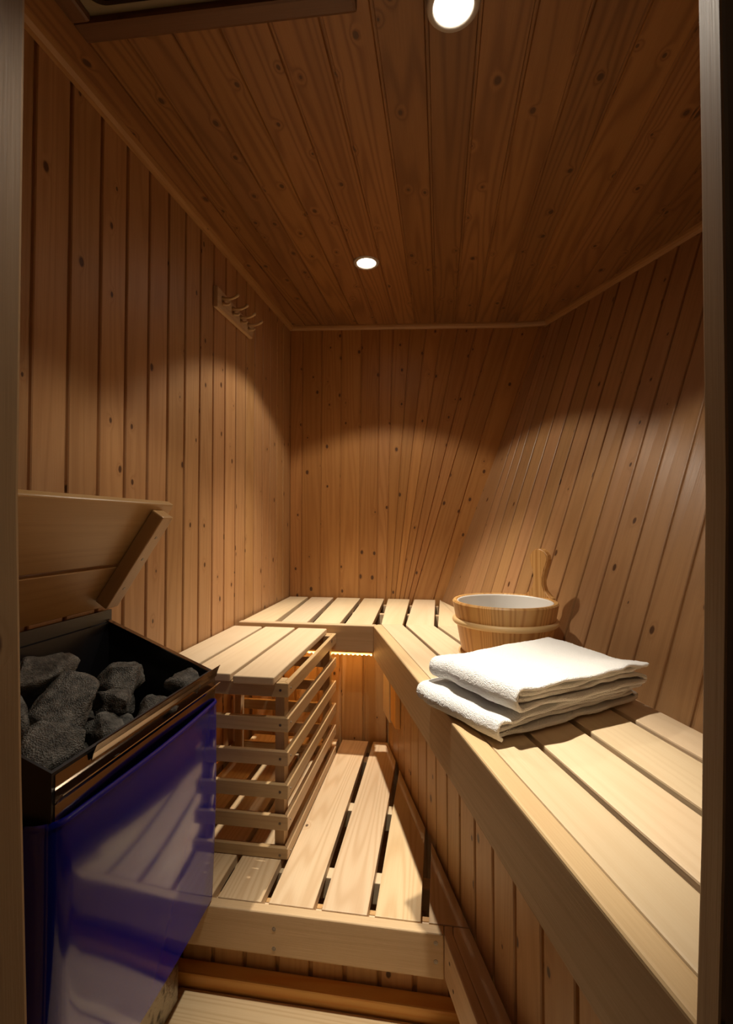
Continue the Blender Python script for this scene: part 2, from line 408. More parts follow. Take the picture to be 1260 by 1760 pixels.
for (t0, t1), xx in zip(offs, xb):
    a, b_ = dg_at_y(YM, t0), dg_at_y(YM, t1)
    bm = new_bm(); prism(bm, [dg_at_y(YE, t0), dg_at_y(YE, t1), b_, a], T0, BZ, D.to_3d(), 0.003); link('slat', bm, 'bench', bench)
    if xx:
        pl = [(a[0], YM + 0.0006), (b_[0], YM + 0.0006), (xx[1], 2.318), (xx[0], 2.318)]
        if xx[1] > 0.05: pl = [(a[0], YM+.0006), (b_[0], YM+.0006), (base_x(2.02)-0.004, 2.02), (0.006, 2.285), (0.0, 2.318), (xx[0], 2.318)]
        bm = new_bm(); prism(bm, pl, T0, BZ, (0, 1, 0), 0.003); link('slat', bm, 'bench', bench)
# fascias
bm = new_bm(); prism(bm, [(XL + 0.012, 1.690), (-0.2345, 1.690), (-0.225, 1.719), (XL + 0.012, 1.719)], 0.610, BZ + 0.001, (1, 0, 0), 0.003); link('fascia', bm, 'fascia', bench)
bm = new_bm(); prism(bm, [dg(0, 0), dg_at_y(YE, 0), dg_at_y(YE, 0.033), dg_at_y(1.722, 0.033), (-0.2235, 1.721)], 0.590, BZ + 0.001, D.to_3d(), 0.005, 3); link('fascia', bm, 'fascia', bench)
# bearers under the slats
for yy in (1.76, 2.05, 2.27):
    one_box('bearer', 'fascia', bench, XL + 0.012, base_x(yy + .03) - 0.02, yy, yy + 0.028, T0 - 0.045, T0 - 0.001, (1, 0, 0))
for s in (0.30, 0.62, 0.95, 1.25):
    bm = new_bm(); prism(bm, [dg(s, 0.035), dg(s + 0.03, 0.035), dg(s + 0.03, 0.400), dg(s, 0.400)], T0 - 0.045, T0 - 0.001, Nn.to_3d(), 0.002); link('bearer', bm, 'fascia', bench)
# risers under the bench: matched boards
def riser(name, p, q, z0, z1, inward, mat='riser', pitch=0.088):
    p, q = V(p), V(q); n = max(1, round((q - p).length/pitch)); ln = []
    for i in range(n+1):
        c = p.lerp(q, i/n); ln.append(((c.x, c.y, z0), (c.x, c.y, z1)))
    return boards(name, ln, inward, mat, back=0.012)
r1 = riser('riser_panel', (XL + 0.012, 1.815), (-0.198, 1.815), 0.20, T0 - 0.046, (0, -1, 0))
pA, pB = dg_at_y(1.815, 0.073), dg_at_y(YE, 0.073)
r2 = riser('riser_panel', pA, pB, 0.0, T0 - 0.046, (-0.953, -0.302, 0))
for r in (r1, r2): r.parent = bench; r.matrix_parent_inverse = Matrix.Translation(bench.location).inverted()

# LED strip under the back fascia
led = thing('led_strip', 'glowing amber light strip fixed under the front board of the back bench', 'light strip', (-0.48, 1.735, 0.604))
ls = one_box('strip', 'led', led, XL + 0.02, -0.245, 1.722, 1.732, 0.5900, 0.5955, (1, 0, 0), 0.0008)
one_box('mounting_strip', 'fascia', bench, XL + 0.02, -0.24, 1.7205, 1.745, 0.596, T0 - 0.046, (1, 0, 0), 0.001)
for k in range(30):
    x = -0.72 + k*0.0162
    if x > -0.25: break
    one_box('light_chip', 'ledchip', ls, x, x + 0.005, 1.7245, 1.7295, 0.588, 0.5899, (1, 0, 0), 0)

# vent on the diagonal riser
vent = thing('air_vent', 'small plain wooden air vent cover on the riser below the bench corner', 'vent', (*dg_at_y(1.70, 0.06), 0.37))
bm = new_bm(); prism(bm, [dg_at_y(1.800, 0.072), dg_at_y(1.694, 0.072), dg_at_y(1.694, 0.052), dg_at_y(1.800, 0.052)], 0.366, 0.56, (0, 0, 1), 0.003); link('cover', bm, 'bench', vent)
bm = new_bm(); prism(bm, [dg_at_y(1.690, 0.072), dg_at_y(1.615, 0.072), dg_at_y(1.615, 0.056), dg_at_y(1.690, 0.056)], 0.378, 0.56, (0, 0, 1), 0.003); link('side_strip', bm, 'orange', vent)

# ------------------------------------------------------------------ step platform
plat = thing('step_platform', 'low slatted wooden step platform below the bench with thick front board', 'platform', (-0.35, 1.3, 0))
P0 = PZ - 0.022
def rx(yy): return dg_at_y(yy, 0.068)[0]
k = 0
for x0, x1 in ((-0.712, -0.612), (-0.597, -0.495), (-0.481, -0.383), (-0.366, -0.268), (-0.250, -0.153), (-0.137, -0.043), (-0.026, 0.062)):
    yb = 1.80
    # slat clipped by the diagonal riser
    def yr(x): return 1.694 + 0.3022*0.068 - (x - (-0.234 + 0.9533*0.068))/0.3022*0.9533
    if yr(x1) >= yb: pl = [(x0, 1.009), (x1, 1.009), (x1, yb), (x0, yb)]
    elif yr(x0) >= yb: pl = [(x0, 1.009), (x1, 1.009), (x1, yr(x1)), (rx(yb), yb), (x0, yb)]
    else: pl = [(x0, 1.009), (min(x1, rx(1.009)), 1.009), (min(x1, rx(1.009)) , yr(min(x1, rx(1.009))) + 0.0005), (x0, yr(x0))]
    bm = new_bm(); prism(bm, pl, P0, PZ, (0, 1, 0), 0.0018); link('slat', bm, 'platform', plat)
pf = one_box('fascia', 'fascia', plat, XL + 0.012, 0.004, 0.984, 1.0075, 0.162, PZ, (1, 0, 0), 0.004, 3)
# right-hand strip running forward along the riser
fi = lambda yy: dg_at_y(yy, 0.028)[0]
e0, e1 = (0.0046, 0.984), (0.0046 + 0.317*0.62, 0.364)
bm = new_bm(); prism(bm, [e0, e1, (e1[0] + 0.017, e1[1]), (0.0216, 0.989), (0.0216, 1.0075), (0.0046, 1.0075)], 0.165, PZ, D.to_3d(), 0.003, 3); link('fascia', bm, 'fascia', plat)
bm = new_bm(); prism(bm, [(0.0226, 1.0075), (0.0226, 0.986), (e1[0] + 0.0185, e1[1]), (rx(e1[1]), e1[1]), (rx(1.0075), 1.0075)], P0, PZ - 0.0005, D.to_3d(), 0.0018); link('edge_board', bm, 'orange' if False else 'platform', plat)
for yy, wy in ((1.0085, 0.030), (1.130, 0.035), (1.40, 0.04), (1.69, 0.04)):
    one_box('bearer', 'bench', plat, XL + 0.012, rx(yy + wy) - 0.01, yy, yy + wy, P0 - 0.05, P0 - 0.0005, (1, 0, 0))
r3 = riser('riser_panel', (XL + 0.012, 1.040), (0.018, 1.040), 0.03, P0 - 0.001, (0, -1, 0), pitch=0.074)
r3.parent = plat; r3.matrix_parent_inverse = Matrix.Translation(plat.location).inverted()
for p in ((-0.345, 0.984, 0.218), (-0.345, 0.984, 0.178), (-0.012, 0.984, 0.232), (-0.012, 0.984, 0.196)):
    screw('screw', p, (0, -1, 0), pf, 0.0048)
for s, z in ((0.03, 0.222), (0.05, 0.19)):
    screw('screw', (0.0046 + 0.317*s, 0.984 - s, z), (-0.953, -0.302, 0), plat, 0.0035)

# ------------------------------------------------------------------ slatted guard box (stool) behind the heater
guard = thing('slatted_guard_box', 'open wooden slatted box with three seat boards standing on the step platform', 'stool', (-0.55, 1.4, PZ))
gx0, gx1, gy0, gy1 = -0.738, -0.366, 1.140, 1.686
lv = [0.672, 0.588, 0.507, 0.428, 0.353, 0.2775]
for i, zt in enumerate(lv):
    h = 0.034 if i < 5 else 0.0265
    o_ = -0.0 * i
    bm = new_bm(); prism(bm, [(gx0, gy0), (gx1, gy0), (gx1 - 0.013, gy0 + 0.013), (gx0 + 0.013, gy0 + 0.013)], zt - h, zt, (1, 0, 0), 0.0012, 1); fr_rail = link('rail', bm, 'guard', guard)
    bm = new_bm(); prism(bm, [(gx0, gy1), (gx0 + 0.013, gy1 - 0.013), (gx1 - 0.013, gy1 - 0.013), (gx1, gy1)], zt - h, zt, (1, 0, 0), 0.0012, 1); link('rail', bm, 'guard', guard)
    bm = new_bm(); prism(bm, [(gx1, gy0), (gx1, gy1), (gx1 - 0.013, gy1 - 0.013), (gx1 - 0.013, gy0 + 0.013)], zt - h, zt, (0, 1, 0), 0.0012, 1); sd_rail = link('rail', bm, 'guard', guard)
    if i in (0, 5):
        bm = new_bm(); prism(bm, [(gx0, gy0), (gx0 + 0.013, gy0 + 0.013), (gx0 + 0.013, gy1 - 0.013), (gx0, gy1)], zt - h, zt, (0, 1, 0), 0.0012, 1); link('rail', bm, 'guard', guard)
    screw('screw', (gx1 - 0.020, gy0, zt - 0.017), (0, -1, 0), fr_rail)
    screw('screw', (gx1, gy0 + 0.022, zt - 0.017), (1, 0, 0), sd_rail, 0.003)
    screw('screw', (gx1, gy1 - 0.022, zt - 0.017), (1, 0, 0), sd_rail, 0.003)
for x, y in ((gx0 + 0.0135, gy0 + 0.0135), (gx1 - 0.0375, gy0 + 0.0135), (gx0 + 0.0135, gy1 - 0.0445), (gx1 - 0.0375, gy1 - 0.0445)):
    one_box('post', 'guard', guard, x, x + 0.024, y, y + 0.031, PZ + 0.001, 0.672, (0, 0, 1), 0.0012, 1)
for x0, x1, ya, yb in ((-0.740, -0.634, 1.135, 1.668), (-0.622, -0.512, 1.132, 1.668), (-0.500, -0.396, 1.120, 1.668)):
    one_box('seat_slat', 'bench', guard, x0, x1, ya, yb, 0.6725, 0.6915, (0, 1, 0), 0.004, 3)

# ------------------------------------------------------------------ heater on the left wall
heater = thing('sauna_heater', 'blue enamelled electric sauna heater with open stone tray on left wall', 'heater', (-0.62, 0.78, 0))
HX, HY0, HY1 = -0.480, 0.545, 1.000
def casing_path(inset=0.0):
    pts = []; r = 0.034
    x0 = XL + 0.004
    pts.append((x0, HY0 + inset))
    cx, cy = HX - r, HY0 + r
    for i in range(9):
        a = -math.pi/2 + i/8*math.pi/2; pts.append((cx + math.cos(a)*(r - inset), cy + math.sin(a)*(r - inset)))
    for i in range(1, 24):
        t = i/24; yy = HY0 + r + (HY1 - 0.010 - HY0 - r)*t
        pts.append((HX - inset + 0.007*math.sin(math.pi*t), yy))
    r2_ = 0.010; cx, cy = HX - r2_, HY1 - r2_
    for i in range(7):
        a = i/6*math.pi/2; pts.append((cx + math.cos(a)*max(r2_ - inset, 0.002), cy + math.sin(a)*max(r2_ - inset, 0.002)))
    pts.append((x0, HY1 - inset))
    return pts
bm = new_bm()
pts = casing_path(); ins = casing_path(0.004)
zs = [0.2555, 0.258, 0.262, 0.30, 0.36, 0.42, 0.48, 0.54, 0.60, 0.64, 0.662, 0.670, 0.6715]
rows = []
def batt(x, z):  # slight batter: the casing narrows a little towards the bottom, bulging in the middle
    t = (z - 0.2555)/0.42
    return -0.006*(1 - t) + 0.004*math.sin(math.pi*t)
for z in zs:
    rows.append([bm.verts.new((x + (batt(x, z) if x > XL + 0.02 else 0) - (0.004 if z < 0.257 else 0), y, z)) for x, y in pts])
# rolled rim
for (dx, dz) in ((0.0015, 0.672), (0.0015, 0.677), (-0.001, 0.680), (-0.004, 0.679), (-0.006, 0.674)):
    rows.append([bm.verts.new((x + dx*(1 if x > XL + 0.02 else 0), y, dz)) for x, y in pts])
rows.append([bm.verts.new((x - 0.004, y, 0.60)) for x, y in ins])
for i in range(len(rows)-1):
    for j in range(len(pts)-1): bm.faces.new((rows[i][j], rows[i][j+1], rows[i+1][j+1], rows[i+1][j]))
bm.faces.new(rows[0])
o = link('casing', bm, 'enamel', heater, smooth=True)
md = o.modifiers.new('e', 'EDGE_SPLIT'); md.split_angle = math.radians(50)
one_box('base', 'basesteel', heater, XL + 0.004, -0.550, 0.60, 0.972, 0.0565, 0.2545, (0, 1, 0), 0.003)
# stone tray: a black open box with a sloping rim
def tray():
    bm = new_bm()
    x0, x1, y0, y1 = XL + 0.006, HX - 0.010, HY0 + 0.010, HY1 - 0.006
    zt = lambda x: 0.843 + (x - XL)/(HX - XL)*(0.738 - 0.843)
    zb = 0.62; t = 0.004
    def ring(a, b, c, d, f): return [bm.verts.new((x, y, f(x))) for x, y in ((a, c), (b, c), (b, d), (a, d))]
    A = ring(x0, x1, y0, y1, lambda x: 0.60); B_ = ring(x0, x1, y0, y1, zt)
    C_ = ring(x0 + t, x1 - t, y0 + t, y1 - t, zt); E_ = ring(x0 + t, x1 - t, y0 + t, y1 - t, lambda x: zb + 0.01)
    for P_, Q_ in ((A, B_), (B_, C_), (C_, E_)):
        for i in range(4): bm.faces.new((P_[i], P_[(i+1) % 4], Q_[(i+1) % 4], Q_[i]))
    bm.faces.new(E_); bm.faces.new(A[::-1])
    return link('stone_tray', bm, 'black', heater)
tray()
# polished rear upstand, sloping rim cap, front rails
one_box('upstand', 'black', heater, XL + 0.002, XL + 0.0055, HY0 + 0.01, HY1 + 0.004, 0.80, 0.866, (0, 1, 0), 0)
def slanted(name, mat, y0, y1, za, zb_, xa, xb_, th):
    bm = new_bm()
    vs = [bm.verts.new(p) for p in ((xa, y0, za), (xb_, y0, zb_), (xb_, y1, zb_), (xa, y1, za), (xa, y0, za + th), (xb_, y0, zb_ + th), (xb_, y1, zb_ + th), (xa, y1, za + th))]
    for f in ((0, 1, 2, 3), (7, 6, 5, 4), (0, 4, 5, 1), (1, 5, 6, 2), (2, 6, 7, 3), (3, 7, 4, 0)): bm.faces.new([vs[i] for i in f])
    return link(name, bm, mat, heater)
slanted('rim_cap', 'steel', HY1 - 0.016, HY1 - 0.004, 0.8435, 0.7405, XL + 0.006, HX - 0.012, 0.002)
def flange(name, y0, y1, prof, th=0.0015):
    bm = new_bm()
    rows = [[bm.verts.new((x, y, z)) for x, z in prof] for y in (y0, y1)]
    for j in range(len(prof)-1): bm.faces.new((rows[0][j], rows[0][j+1], rows[1][j+1], rows[1][j]))
    o = link(name, bm, 'steel', heater); md = o.modifiers.new('s', 'SOLIDIFY'); md.thickness = th; md.offset = 0
    return o
flange('front_rail', 0.622, 1.004, [(-0.4865, 0.727), (-0.484, 0.737), (-0.479, 0.749), (-0.477, 0.751)])
flange('front_rail', 0.560, 1.006, [(-0.489, 0.700), (-0.486, 0.704), (-0.480, 0.712), (-0.4775, 0.713)])
flange('front_rail', 0.560, 1.004, [(-0.4895, 0.738), (-0.4895, 0.650)])

# stones
def stone(px, pz, size, seed, rot, label, group=None, sub=4):
    bm = new_bm(); bmesh.ops.create_icosphere(bm, subdivisions=sub, radius=1.0)
    rs = random.Random(seed)
    cuts = [(V((rs.gauss(0, 1), rs.gauss(0, 1), rs.gauss(0, 1))).normalized(), rs.uniform(0.50, 0.82)) for _ in range(15)]
    so = V((seed*3.1, seed*1.7, 0))
    for v in bm.verts:
        p = v.co.copy()
        for n, d in cuts:
            e = p.dot(n) - d
            if e > 0: p -= n*(e*0.93)
        p += p.normalized()*(noise.noise(p*1.6 + so)*0.16 + noise.noise(p*4.5 + so)*0.06 + noise.noise(p*11 + so)*0.028)
        v.co = V((p.x*size[0], p.y*size[1], p.z*size[2]))
    o = link('sauna_stone', bm, 'stone', None, smooth=True)
    o.location = (px[0], px[1], pz); o.rotation_euler = rot
    return tag(o, label, 'stone', group)
HS = 'stones in the heater tray'
ST = [ # x, y, z, size, rot, label
    ((-0.625, 0.880), 0.742, (0.056, 0.070, 0.036), (0.2, -0.1, 0.3), 'rounded flat grey stone lying at the back of the heater tray, near its middle'),
    ((-0.588, 0.800), 0.728, (0.036, 0.042, 0.026), (0, 0.2, 0.9), 'blocky grey stone in front of the rounded flat stone at the tray middle'),
    ((-0.522, 0.925), 0.730, (0.032, 0.036, 0.030), (0.1, 0.3, 0.4), 'grey stone perched at the far right corner of the heater tray rim'),
    ((-0.530, 0.838), 0.706, (0.036, 0.042, 0.030), (0, 0.1, -0.4), 'light grey stone against the steel rail, below the stone perched at the corner'),
    ((-0.620, 0.715), 0.748, (0.066, 0.056, 0.032), (0.3, 0.35, -0.6), 'long slab of grey stone across the left part of the heater tray'),
    ((-0.560, 0.620), 0.722, (0.050, 0.052, 0.048), (0.2, 0.1, 0.2), 'largest pitted grey stone, nearest the camera in the heater tray'),
    ((-0.692, 0.745), 0.786, (0.036, 0.075, 0.040), (0, 0.2, 0.1), 'dark stone lying deep at the back of the heater tray beside the wall'),
    ((-0.512, 0.690), 0.700, (0.022, 0.028, 0.018), (0, 0, 0.5), 'small smooth pebble between the largest stone and the steel rail'),
    ((-0.505, 0.640), 0.688, (0.020, 0.044, 0.020), (0, 0.5, 0.2), 'thin wedge of grey stone leaning on the rail beside the largest stone'),
    ((-0.560, 0.745), 0.706, (0.036, 0.038, 0.026), (0.4, 0, 1.0), 'small dark stone wedged under the end of the long slab'),
    ((-0.650, 0.640), 0.748, (0.038, 0.050, 0.040), (0.3, 0, 0.2), 'dark stone at the left edge of the tray, behind the largest stone'),
    ((-0.535, 0.573), 0.690, (0.036, 0.016, 0.030), (0.5, 0, 0.3), 'pale flat stone in the near corner of the heater tray'),
]
for i, (p, z, s, r, lb) in enumerate(ST): stone(p, z + 0.008, tuple(1.15*q for q in s), 11 + i*5, r, lb)
for i in range(16):
    x = -0.70 + 0.06*(i % 4); y = 0.60 + 0.105*(i//4)
    if i in (0,): continue
    stone((x + R.uniform(-.01, .01), y + R.uniform(-.015, .015)), 0.668 + (-x - 0.5)*0.15, (0.034, 0.044, 0.028), 101 + i, (R.random(), R.random(), R.random()), 'dark stone low in the heater tray beneath the top layer of stones', HS, 3)

# raised wooden lid behind the heater
lid = thing('heater_lid', 'raised wooden lid of two boards and a cleat leaning out above the heater', 'lid', (XL + 0.02, 0.78, 0.87))
pb, pt = V((-0.735, 0, 0.872)), V((-0.582, 0, 1.101))
ax = (pt - pb).normalized(); nr = V((0.0, 0, 0)) + V((ax.z, 0, -ax.x))   # nr: face turned to the room, downwards
def lidbox(name, u0, u1, v0, v1, w0, w1, mat='lid', grain=(0, 1, 0), bevel=0.003):
    bm = new_bm()
    fr = Matrix(((nr.x, 0, ax.x, pb.x), (0, 1, 0, 0), (nr.z, 0, ax.z, pb.z), (0, 0, 0, 1)))
    box(bm, w0, w1, v0, v1, u0, u1, (0, 1, 0), bevel, 2, None, fr)
    for f in bm.faces: pass
    bm.normal_update(); paint(bm, list(bm.faces), grain)
    return link(name, bm, mat, lid)
LL = (pt - pb).length
lidbox('board', 0.004, 0.118, 0.52, 0.992, -0.016, 0.0)
lidbox('board', 0.124, LL, 0.52, 0.992, -0.016, 0.0)
bm = new_bm()
fr = Matrix(((nr.x, 0, ax.x, pb.x), (0, 1, 0, 0), (nr.z, 0, ax.z, pb.z), (0, 0, 0, 1)))
prism(bm, [(0.0005, 0.922), (0.030, 0.922), (0.030, 0.962), (0.0005, 0.962)], 0.03, LL - 0.014, ax, 0.003, 2, None, fr)
bm.normal_update(); paint(bm, list(bm.faces), ax); cleat = link('cleat', bm, 'lid', lid)
for u in (0.21, 0.155, 0.08):
    c = pb + ax*u + nr*0.030; screw('screw', (c.x, 0.942, c.z), nr, cleat, 0.0038)

# ------------------------------------------------------------------ bucket on the bench
bc = V((0.170, 1.352)); bz = BZ + 0.0008
bucket = thing('water_bucket', 'round pine sauna bucket with pale hoop, white liner and tall paddle handle', 'bucket', (bc.x, bc.y, bz))
def lathe(bm, prof, n=64, c=bc, z0=bz, planks=0, closed=False):
    rows = []
    for i in range(n):
        a = 2*math.pi*i/n
        rows.append([bm.verts.new((c.x + r*math.cos(a), c.y + r*math.sin(a), z0 + z)) for r, z in prof])
    uvl = bm.loops.layers.uv['uv']; cl = bm.loops.layers.float_color['tint']
    m = len(prof); per = n//planks if planks else n; tint = tintval(); off = (R.uniform(0, 50), R.uniform(0, 50))
    for i in range(n):
        if planks and i % per == 0: tint = tintval(0.22); off = (R.uniform(0, 50), R.uniform(0, 50))
        A, B_ = rows[i], rows[(i+1) % n]; s = 0
        for j in range(m if closed else m-1):
            k2 = (j+1) % m
            f = bm.faces.new((A[j], B_[j], B_[k2], A[k2])); ds = math.hypot(prof[k2][0]-prof[j][0], prof[k2][1]-prof[j][1])
            uu = (i*2*math.pi/n*0.12, (i+1)*2*math.pi/n*0.12)
            for l, (u, v) in zip(f.loops, ((uu[0], s), (uu[1], s), (uu[1], s+ds), (uu[0], s+ds))):
                l[uvl].uv = (u + off[0], v + off[1]) if planks else (v + off[0], u + off[1]); l[cl] = tint
            s += ds
bh = 0.153
def br(z): return 0.111 + (0.138 - 0.111)*z/bh
bm = new_bm(); lathe(bm, [(br(0) - 0.001, 0.0), (br(0), 0.002), (br(0.05), 0.05), (br(0.1), 0.1), (br(bh) , bh - 0.004), (br(bh) - 0.003, bh), (br(bh) - 0.010, bh), (br(bh) - 0.012, bh - 0.003), (br(0.05) - 0.013, 0.05), (br(0) - 0.013, 0.012), (0.001, 0.012), (0.001, 0.0)], n=78, planks=13, closed=True)
link('body', bm, 'bucket', bucket, smooth=False)
bm = new_bm(); lathe(bm, [(br(bh) - 0.0125, bh - 0.006), (br(bh) - 0.013, bh - 0.002), (br(bh) - 0.0145, bh - 0.002), (br(bh) - 0.016, bh - 0.006), (br(0.05) - 0.017, 0.05), (br(0) - 0.018, 0.018), (0.001, 0.018), (0.001, 0.0155), (br(0) - 0.0145, 0.0155), (br(0.05) - 0.0135, 0.05)], closed=True)
link('liner', bm, 'liner', bucket, smooth=True)
for zz, rr in ((0.100, 0.0078), (0.014, 0.0062)):
    prof = [(br(zz) + 0.003 + rr*0.9*math.cos(2*math.pi*k/12), zz + rr*math.sin(2*math.pi*k/12)) for k in range(12)]
    bm = new_bm(); lathe(bm, prof, closed=True); link('hoop', bm, 'hoop', bucket, smooth=True)
# paddle handle: an extended stave standing up from the rim on the wall side
ha = math.radians(38)
hd = V((math.cos(ha), math.sin(ha))); ht = V((-math.sin(ha), math.cos(ha)))
outl = [(-0.046, -0.030), (-0.044, 0.0), (-0.034, 0.008), (-0.022, 0.020), (-0.0165, 0.036), (-0.016, 0.055), (-0.020, 0.075), (-0.027, 0.094), (-0.030, 0.106), (-0.0275, 0.118), (-0.020, 0.128), (-0.010, 0.134), (0, 0.136)]
outl = [(x*1.08, z) for x, z in outl]; outl = outl + [(-x, z) for x, z in outl[-2::-1]]
bm = new_bm()
lean = lambda z: 0.015 + 0.10*max(z, -0.03) - 0.012*math.sin(max(0, min(1, z/0.13))*math.pi)
fr_, bk_ = [], []
for x, z in outl:
    base = bc + ht*x; rr = br(bh) - 0.006
    cur = math.sqrt(max(rr*rr - x*x, 0)) if z <= 0.02 else math.sqrt(rr*rr - 0.02**2)
    c0 = bc + ht*x + hd*(rr - 0.006 + 0.05*max(z, 0)*1.0); c1 = c0 + hd*0.020
    fr_.append(bm.verts.new((c0.x, c0.y, bz + bh + z))); bk_.append(bm.verts.new((c1.x, c1.y, bz + bh + z)))
k = len(outl)
fs = [bm.faces.new(fr_), bm.faces.new(bk_[::-1])] + [bm.faces.new((fr_[i], bk_[i], bk_[(i+1) % k], fr_[(i+1) % k])) for i in range(k)]
bmesh.ops.recalc_face_normals(bm, faces=fs)
es = [e for e in bm.edges if len(e.link_faces) == 2 and (len(e.link_faces[0].verts) > 4) != (len(e.link_faces[1].verts) > 4)]
bmesh.ops.bevel(bm, geom=es, offset=0.003, segments=3, affect='EDGES')
bm.normal_update(); paint(bm, list(bm.faces), (0, 0, 1)); link('handle', bm, 'bucket', bucket)

# ------------------------------------------------------------------ two folded towels
def towel(name, label, P, e1, e2, L1, L2, z0, gap, seed, th=0.0072, droop=None, amp=0.003):
    e1, e2 = V(e1).normalized(), V(e2).normalized()
    P = V(P); rs = random.Random(seed)
    g = gap; zl = [g*0.5, g*1.5, g*2.5, g*3.5]; path = []   # (s along e1, z, layer)
    nS = 26
    def seg(z, a, b, lay): 
        for i in range(nS): 
            t = i/(nS-1); path.append((a + (b-a)*t, z, lay))
    def arc(cs, cz, r, rx_, a0, a1, n=8, lay=0):
        for i in range(1, n): 
            a = a0 + (a1-a0)*i/n; path.append((cs + rx_*math.cos(a), cz + r*math.sin(a), lay))
    R4, R1, R2 = g*1.5, g*0.5, g*0.5
    ro = g*1.3
    seg(zl[3], L1 - 0.012, ro, 3)
    arc(ro, (zl[0]+zl[3])/2, R4, ro, math.pi/2, 1.5*math.pi, 12, 3)
    seg(zl[0], ro, L1 - g, 0)
    arc(L1 - g, (zl[0]+zl[1])/2, R1, g*0.7, -math.pi/2, math.pi/2, 8, 0)
    seg(zl[1], L1 - g, ro + 0.004, 1)
    arc(ro + 0.004, (zl[1]+zl[2])/2, R2, g*0.5, 1.5*math.pi, math.pi/2, 8, 1)
    seg(zl[2], ro + 0.004, L1 - 0.022, 2)
    nT = 40; bm = new_bm(); rows = []
    so = V((seed*7.3, seed*2.1, 0))
    for j in range(nT+1):
        t = j/nT; row = []
        for (s, z, lay) in path:
            edge = math.exp(-t*6)
            wav = noise.noise(V((s*26, t*2.0 + lay*3.7, lay*5.1)) + so)
            wz = wav*amp*(0.35 + 1.0*edge)
            wt = noise.noise(V((s*14, lay*9.1, 3)) + so)*0.010*(1 if t < 0.5 else 0.5) + [0.002, 0.010, 0.004, -0.004][lay]*edge
            sw = noise.noise(V((s*7, t*3, 9)) + so)*0.006
            if lay == 0 and z < g*0.8: wz = abs(wz)*0.4
            ss = s + noise.noise(V((t*4, lay*0.7, 1)) + so)*0.012
            dz = droop(s/L1, t)*(z/(4*g)) if droop else 0
            q = P + e1*ss + e2*(t*L2 + wt - (0.006 if lay in (3,) else 0)*edge)
            row.append(bm.verts.new((q.x, q.y, z0 + z + wz + sw*(z/(4*g)) + dz)))
        rows.append(row)
    for j in range(nT):
        for i in range(len(path)-1): bm.faces.new((rows[j][i], rows[j][i+1], rows[j+1][i+1], rows[j+1][i]))
    o = link(name, bm, 'towel', None, smooth=True)
    md = o.modifiers.new('s', 'SOLIDIFY'); md.thickness = th; md.offset = 0
    md = o.modifiers.new('b', 'SUBSURF'); md.levels = 1; md.render_levels = 2
    tx = bpy.data.textures.new('terry_' + name, 'CLOUDS'); tx.noise_scale = 0.0035; tx.noise_depth = 2
    md = o.modifiers.new('d', 'DISPLACE'); md.texture = tx; md.strength = 0.0018; md.mid_level = 0.5; md.texture_coords = 'LOCAL'
    return tag(o, label, 'towel', 'folded white towels')
E1, E2 = (0.80, 0.60, 0), (-0.62, 0.785, 0)
towel('towel', 'lower of the two folded white towels, lying directly on the bench slats', (0.086, 0.815, 0), E1, E2, 0.395, 0.222, BZ + 0.0035, 0.0112, 3, droop=lambda s, t: -0.006*(1-s), amp=0.0045)
towel('towel', 'upper of the two folded white towels, lying on the other towel', (0.116, 0.812, 0), (0.815, 0.58, 0), (-0.60, 0.80, 0), 0.345, 0.228, BZ + 0.0495, 0.0115, 8, droop=lambda s, t: 0.005*math.sin(4*t+3*s) + 0.003*s*t, amp=0.0055)

# ------------------------------------------------------------------ coat rack on the left wall
rack = thing('coat_rack', 'small wooden coat rack with four pegs high on the left wall', 'coat rack', (XL, 1.65, 1.80))
box_bm = new_bm(); 
prof = [(1.494, 1.781), (1.800, 1.788), (1.812, 1.838), (1.494, 1.852)]
vs0 = [box_bm.verts.new((XL + 0.0005, y, z)) for y, z in prof]; vs1 = [box_bm.verts.new((XL + 0.016, y, z)) for y, z in prof]
fs = [box_bm.faces.new(vs0[::-1]), box_bm.faces.new(vs1)] + [box_bm.faces.new((vs0[i], vs0[(i+1) % 4], vs1[(i+1) % 4], vs1[i])) for i in range(4)]
bmesh.ops.recalc_face_normals(box_bm, faces=fs); bmesh.ops.bevel(box_bm, geom=list(box_bm.edges), offset=0.002, segments=2, affect='EDGES')
box_bm.normal_update(); paint(box_bm, list(box_bm.faces), (0, 1, 0)); link('backboard', box_bm, 'guard', rack)
def tube(bm, pts, rad, n=12):
    rows = []
    for i, p in enumerate(pts):
        a = (V(pts[min(i+1, len(pts)-1)]) - V(pts[max(i-1, 0)])).normalized()
        u = V((0, 1, 0)); v = a.cross(u).normalized()
        rows.append([bm.verts.new(V(p) + (u*math.cos(2*math.pi*k/n) + v*math.sin(2*math.pi*k/n))*rad[i]) for k in range(n)])
    fs = [bm.faces.new((rows[i][k], rows[i][(k+1) % n], rows[i+1][(k+1) % n], rows[i+1][k])) for i in range(len(pts)-1) for k in range(n)]
    fs += [bm.faces.new(rows[0][::-1]), bm.faces.new(rows[-1])]
    bmesh.ops.recalc_face_normals(bm, faces=fs); bm.normal_update(); paint(bm, fs, (1, 0, 0))
